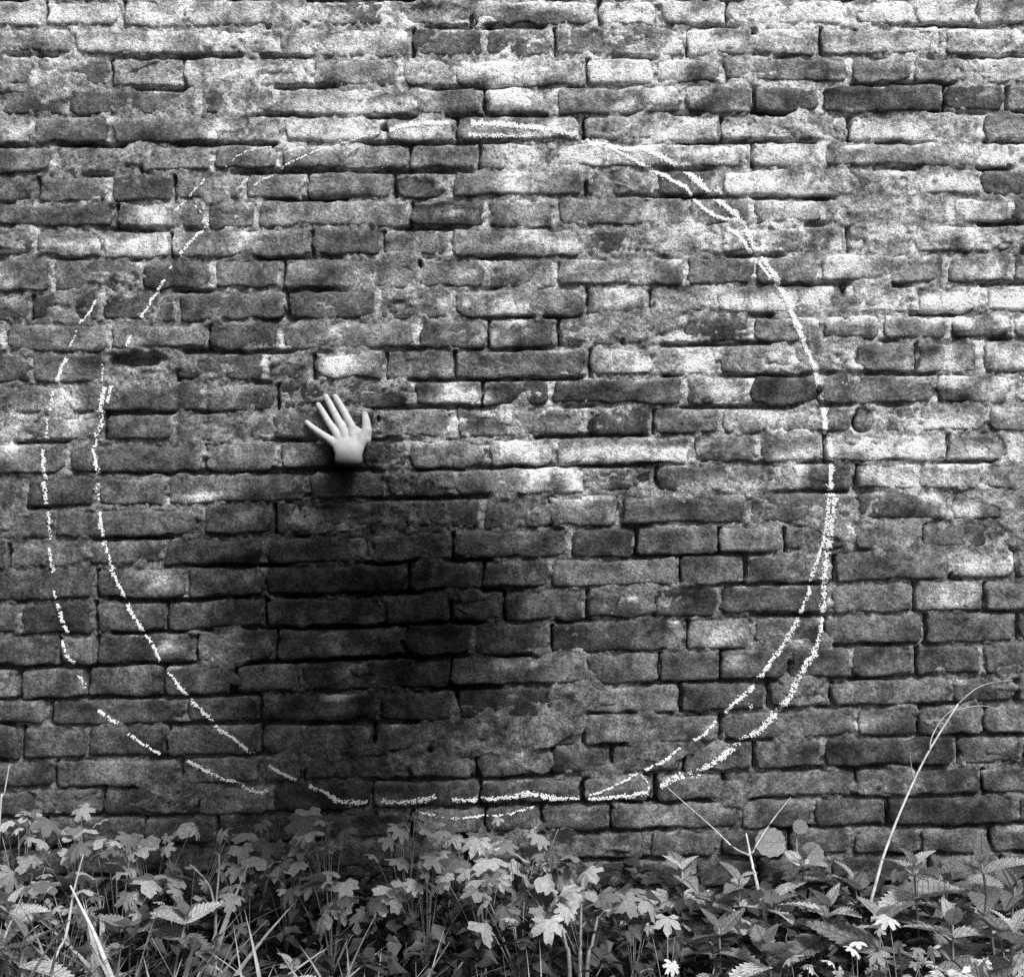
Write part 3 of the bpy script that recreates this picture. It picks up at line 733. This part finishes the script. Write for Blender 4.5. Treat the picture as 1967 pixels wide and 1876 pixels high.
GN = 'nettles along the foot of the wall'
for i, (px, py, y, lp, pr, lb) in enumerate([(1755, 1660, -.30, 85, 5, 'tall nettle standing right beside the long leaning dry stalk'), (1885, 1655, -.36, 90, 5, 'tall nettle with broad spreading leaves beyond the long dry stalk'),
      (1590, 1740, -.34, 90, 4, 'nettle between the forked stalk and the long dry stalk'), (1490, 1735, -.26, 75, 4, 'nettle growing just in front of the forked dry stalk'), (1420, 1690, -.20, 70, 4, 'nettle on the lobed-leaf side of the forked dry stalk'),
      (1690, 1760, -.42, 95, 4, 'large-leaved nettle in front of the foot of the long dry stalk'), (1830, 1775, -.46, 100, 4, 'largest-leaved nettle rising above the pale deeply cut leaves'), (1950, 1700, -.26, 90, 4, 'nettle beyond the long dry stalk, farthest from the chalk loop'),
      (1310, 1670, -.12, 75, 4, 'nettle against the bricks under the forked stalk and its thin arm'), (1545, 1650, -.14, 60, 4, 'small nettle against the bricks under the round-leaved shoot'),
      (1640, 1690, -.16, 70, 4, 'nettle behind the foot of the long dry stalk'), (1945, 1790, -.50, 90, 4, 'low broad nettle beside the pale cut leaves'), (1380, 1780, -.36, 70, 4, 'low nettle between the pale stalks and forked stalk'),
      (1820, 1690, -.14, 80, 4, 'nettle close to the bricks behind the two tall nettles'), (1740, 1720, -.18, 80, 4, 'nettle close to the bricks behind the large-leaved nettle'), (1470, 1810, -.44, 70, 4, 'low nettle in front of the forked dry stalk')]):
    nettle(px, py, y, lp, lb, GN, pr, seed=i)
for i, (px, py, y, lp, lb) in enumerate([(360, 1755, -.34, 66, 'nettle seedling with broad leaves on thin curly stems beside long grass'), (250, 1770, -.30, 60, 'small nettle among the lobed leaves beside crossed straw blades')]):
    nettle(px, py, y, lp, lb, None, 3, seed=40 + i)
for i, (px, py, y, lp, lb) in enumerate([(50, 1800, -.50, 80, 'broad-leaved weed in the tall grass beside the crossed straw stems'), (20, 1740, -.40, 70, 'broad-leaved weed behind the grass under the thin edge stem'), (560, 1850, -.5, 50, 'small broad-leaved weed in front of the dark gap below the figure')]):
    nettle(px, py, y, lp, lb, None, 3, seed=60 + i)
GL = 'lobed-leaf plants at the foot of the wall'
LL = 'low plant with small lobed leaves crowded against the bricks behind the grass'
LM = 'lobed-leaf plant just under the lowest chalk line'
LR = 'lobed-leaf plant in the cluster above the pale stalks'
for i, (px, py, y, lp, n, sp, lb) in enumerate([(45, 1590, -.08, 44, 7, 60, LL), (150, 1600, -.10, 42, 9, 80, LL), (280, 1610, -.10, 40, 9, 80, LL), (60, 1680, -.16, 44, 8, 80, LL), (230, 1670, -.18, 44, 9, 90, LL), (370, 1650, -.14, 42, 9, 90, LL),
      (500, 1610, -.10, 44, 8, 70, LL), (480, 1700, -.20, 46, 8, 80, 'lobed-leaf plant beside the curled green stem'), (620, 1600, -.14, 50, 9, 70, LM), (640, 1700, -.24, 54, 9, 90, 'large lobed-leaf plant in front of the kneeling figure'), (780, 1620, -.14, 44, 9, 90, LM), (870, 1590, -.10, 40, 8, 70, LM), (820, 1700, -.24, 46, 9, 90, 'lobed-leaf plant with many drooping leaves below the lowest chalk line'),
      (930, 1680, -.22, 46, 9, 80, LM), (1010, 1640, -.14, 44, 9, 70, LR), (1090, 1680, -.22, 50, 10, 80, LR), (1120, 1720, -.28, 48, 10, 80, LR), (1010, 1740, -.30, 46, 8, 80, LR), (1230, 1740, -.26, 56, 5, 50, 'sparse lobed-leaf plant between the pale stalks and the nettles'), (320, 1740, -.26, 42, 8, 90, 'lobed-leaf plant between the crossed straw and the curled stem'), (120, 1750, -.26, 42, 7, 80, 'lobed-leaf plant right behind the crossed straw stems'), (560, 1660, -.16, 44, 7, 70, LL)]):
    lobed(px, py, y, lp * 1.08, n + 4, sp, lb, GL, seed=i)
GB = 'pale lobed-leaf plants low among the nettles'
for i, (px, py, y) in enumerate([(1720, 1800, -.54), (1760, 1855, -.60), (1820, 1830, -.58), (1640, 1850, -.58), (1900, 1850, -.60), (1560, 1860, -.56), (1290, 1790, -.48)]):
    lobed(px, py, y, 40, 5, 60, 'pale deeply cut leaves low among the nettles', GB, True, seed=i, name='cut_leaf_plant')
# round-leaved shoot against the bricks
c = W(1485, 1625, -.06); base = Vector((wx(1525), -.07, -.01)); rt = empty('round_leaf_shoot', base, 'shoot with one round leaf standing against the bricks above nettles', 'plant')
topp = W(1530, 1600, -.07)
V, Fc = tube([p - base for p in bez(base, base.lerp(topp, .5), topp, 8)], .002, .0012); mesh_obj('stem', V, Fc, MAT_STEM, rt)
RL = to_mesh('round_leaf', round_leaf(1), MAT_ROUND)
for (a, b, sz, tl) in ((1512, 1618, .028, math.pi), (1535, 1640, .022, 0), (1528, 1600, .014, .9)):
    o = link('leaf', RL, rt); o.location = W(a, b, -.075) - base; o.scale = (sz,) * 3
    o.rotation_euler = (Matrix.Rotation(R(62), 3, 'X') @ Matrix.Rotation(tl, 3, 'Z')).to_euler()
# dry stalks
def stalk(name, label, paths, mat=MAT_DRY, group=None):
    b = paths[0][0][0]; rt = empty(name, b, label, 'plant stalk', group)
    for i, (pts, r0, r1) in enumerate(paths):
        fine = []
        for j in range(len(pts) - 1):
            p0 = pts[max(0, j - 1)]; p1 = pts[j]; p2 = pts[j + 1]; p3 = pts[min(len(pts) - 1, j + 2)]
            for q in range(5):
                t_ = q / 5; fine.append(.5 * ((2 * p1) + (-p0 + p2) * t_ + (2 * p0 - 5 * p1 + 4 * p2 - p3) * t_ * t_ + (-p0 + 3 * p1 - 3 * p2 + p3) * t_ ** 3))
        fine.append(pts[-1])
        V, Fc = tube([p - b for p in fine], r0, r1); mesh_obj('stem' if i == 0 else 'branch', V, Fc, mat, rt)
    return rt
y = -.10
g0 = Vector((wx(1580, -.22), -.22, 0))
stalk('dry_stalk', 'long pale dry stalk leaning up the wall and forking at its tip', [
    ([g0, W(1677, 1715, -.17), W(1700, 1635, -.14), W(1735, 1545, -.11), W(1780, 1450, -.08), W(1840, 1352, -.05)], .0034, .0016),
    ([W(1840, 1352, -.05), W(1875, 1322, -.045), W(1910, 1310, -.04), W(1945, 1306, -.04)], .0013, .0006), ([W(1830, 1365, -.05), W(1880, 1355, -.05), W(1920, 1363, -.05), W(1948, 1385, -.05)], .0011, .0005),
    ([W(1786, 1440, -.08), W(1790, 1415, -.075), W(1810, 1380, -.06), W(1838, 1356, -.05)], .0011, .0006), ([W(1757, 1500, -.09), W(1752, 1480, -.085), W(1748, 1450, -.08)], .0009, .0005)])
g0 = Vector((wx(1535, -.2), -.21, 0))
stalk('forked_stalk', 'short dry stalk forking into two thin arms before the bricks', [
    ([g0, W(1458, 1715, -.18), W(1445, 1660, -.15), W(1433, 1600, -.13)], .0040, .0018),
    ([W(1440, 1642, -.15), W(1410, 1628, -.12), W(1370, 1590, -.09), W(1330, 1555, -.06), W(1282, 1512, -.03)], .0024, .0008), ([W(1443, 1640, -.145), W(1470, 1595, -.11), W(1495, 1560, -.08), W(1519, 1531, -.05)], .0020, .0007)])
g0 = Vector((wx(-10, -.5), -.52, .0))
stalk('straw_blade', 'pale straw stem leaning right among the grass, crossed by another', [([g0, W(90, 1876, -.50), W(125, 1800, -.47), W(142, 1710, -.44), W(160, 1640, -.42)], .0042, .0012)])
g0 = Vector((wx(366, -.5), -.52, .0))
stalk('straw_blade', 'pale straw stem leaning left among the grass, crossing another', [([g0, W(215, 1876, -.50), W(180, 1790, -.48), W(155, 1740, -.46), W(135, 1700, -.45)], .0055, .0014)])
g0 = Vector((wx(415, -.3), -.32, .0))
stalk('curly_stem', 'thin curled green stem arching left above broad seedling leaves', [([g0, W(415, 1790, -.30), W(408, 1720, -.28), W(395, 1690, -.27), W(365, 1660, -.26)], .0028, .0014)], MAT_STEM)
g0 = Vector((wx(415, -.3), -.33, .0))
stalk('upright_stem', 'straight thin green stem with small flower head beside curled stem', [([g0, W(413, 1800, -.30), W(416, 1730, -.29), W(421, 1668, -.28), W(420, 1640, -.28)], .0026, .0016), ([W(421, 1668, -.28), W(432, 1650, -.28)], .001, .0008)], MAT_STEM)
g0 = Vector((wx(1108, -.4), -.40, .0))
for dx, ty, ln in ((-14, 1775, -26), (6, 1735, 4), (20, 1760, 34)):
    g1 = Vector((wx(1108 + dx * 1.2 - ln * .5, -.42), -.41, 0))
    stalk('pale_stalk', 'thick pale stalk rising below the cluster of lobed leaves', [([g1, W(1108 + dx, 1860, -.40), W(1108 + dx + ln * .25, 1815, -.38), W(1108 + dx + ln * .6, ty, -.35)], .0045, .002)], MAT_STEM, 'pale stalks under the lobed leaves')
# thin bare stem at the left edge
g0 = Vector((wx(-10, -.1), -.12, 0)); stalk('edge_stalk', 'thin dry stem at the wall above the ivy-like leaves', [([g0, W(0, 1570, -.06), W(8, 1525, -.05), W(18, 1470, -.04)], .0022, .0012)])

# grass: long blades one could not count, one mesh; undergrowth leaves likewise
def merge(name, items, mat):
    V = []; Fc = []
    for (v, f), mtx in items:
        b = len(V); V += [tuple(mtx @ Vector(p)) for p in v]; Fc += [tuple(i + b for i in q) for q in f]
    o = mesh_obj(name, V, Fc, mat); o['kind'] = 'stuff'; return o
items = []
rg = random.Random(5)
def add_blades(n, x0, x1, y0, y1, h0, h1, wd, lean=.5):
    for _ in range(n):
        yy = rg.uniform(y0, y1); xx = wx(rg.uniform(x0, x1), yy)
        items.append((blade(rg.uniform(h0, h1), wd * rg.uniform(.6, 1.3), rg.uniform(.1, .9)),
                      Matrix.Translation((xx, yy, -.005)) @ Matrix.Rotation(rg.uniform(0, 6.28), 4, 'Z') @ Matrix.Rotation(rg.uniform(-lean, lean), 4, 'X')))
add_blades(260, -120, 330, -.62, -.25, .22, .46, .016); add_blades(120, 330, 800, -.62, -.35, .2, .42, .012)
add_blades(90, 800, 1300, -.62, -.4, .2, .38, .006); add_blades(130, 1250, 2100, -.62, -.2, .15, .36, .005)
add_blades(500, -900, 2900, -1.1, -.55, .06, .20, .006)
tag(merge('grass', items, MAT_GRASS), 'long grass blades among the plants at the foot of the wall', 'grass')
items = []
for _ in range(7500):
    yy = -abs(rg.gauss(.0, .24)) - .03; xx = rg.uniform(-1.5, 1.5)
    hz = rg.uniform(.02, .335) * (1 - .25 * min(1, abs(yy)))
    v = lobed_leaf(rg.uniform(.012, .026), rg.choice((3, 5)), .4, rg.randint(0, 99)) if rg.random() < .0 else None
    s = rg.uniform(.025, .05); v = ([(0, 0, 0), (s * .4, s * .3, .004), (s, 0, -.006), (s * .4, -s * .3, .004), (s * .5, 0, -.002)], [(0, 4, 1), (1, 4, 2), (2, 4, 3), (3, 4, 0)])
    items.append((v, Matrix.Translation((xx, yy, hz)) @ Matrix.Rotation(rg.uniform(0, 6.28), 4, 'Z') @ Matrix.Rotation(rg.uniform(-.7, .9), 4, 'Y') @ Matrix.Rotation(rg.uniform(-.6, .6), 4, 'X')))
tag(merge('undergrowth', items, MAT_UNDER), 'low leaves coloured dark for shade, filling the ground below taller plants', 'undergrowth')
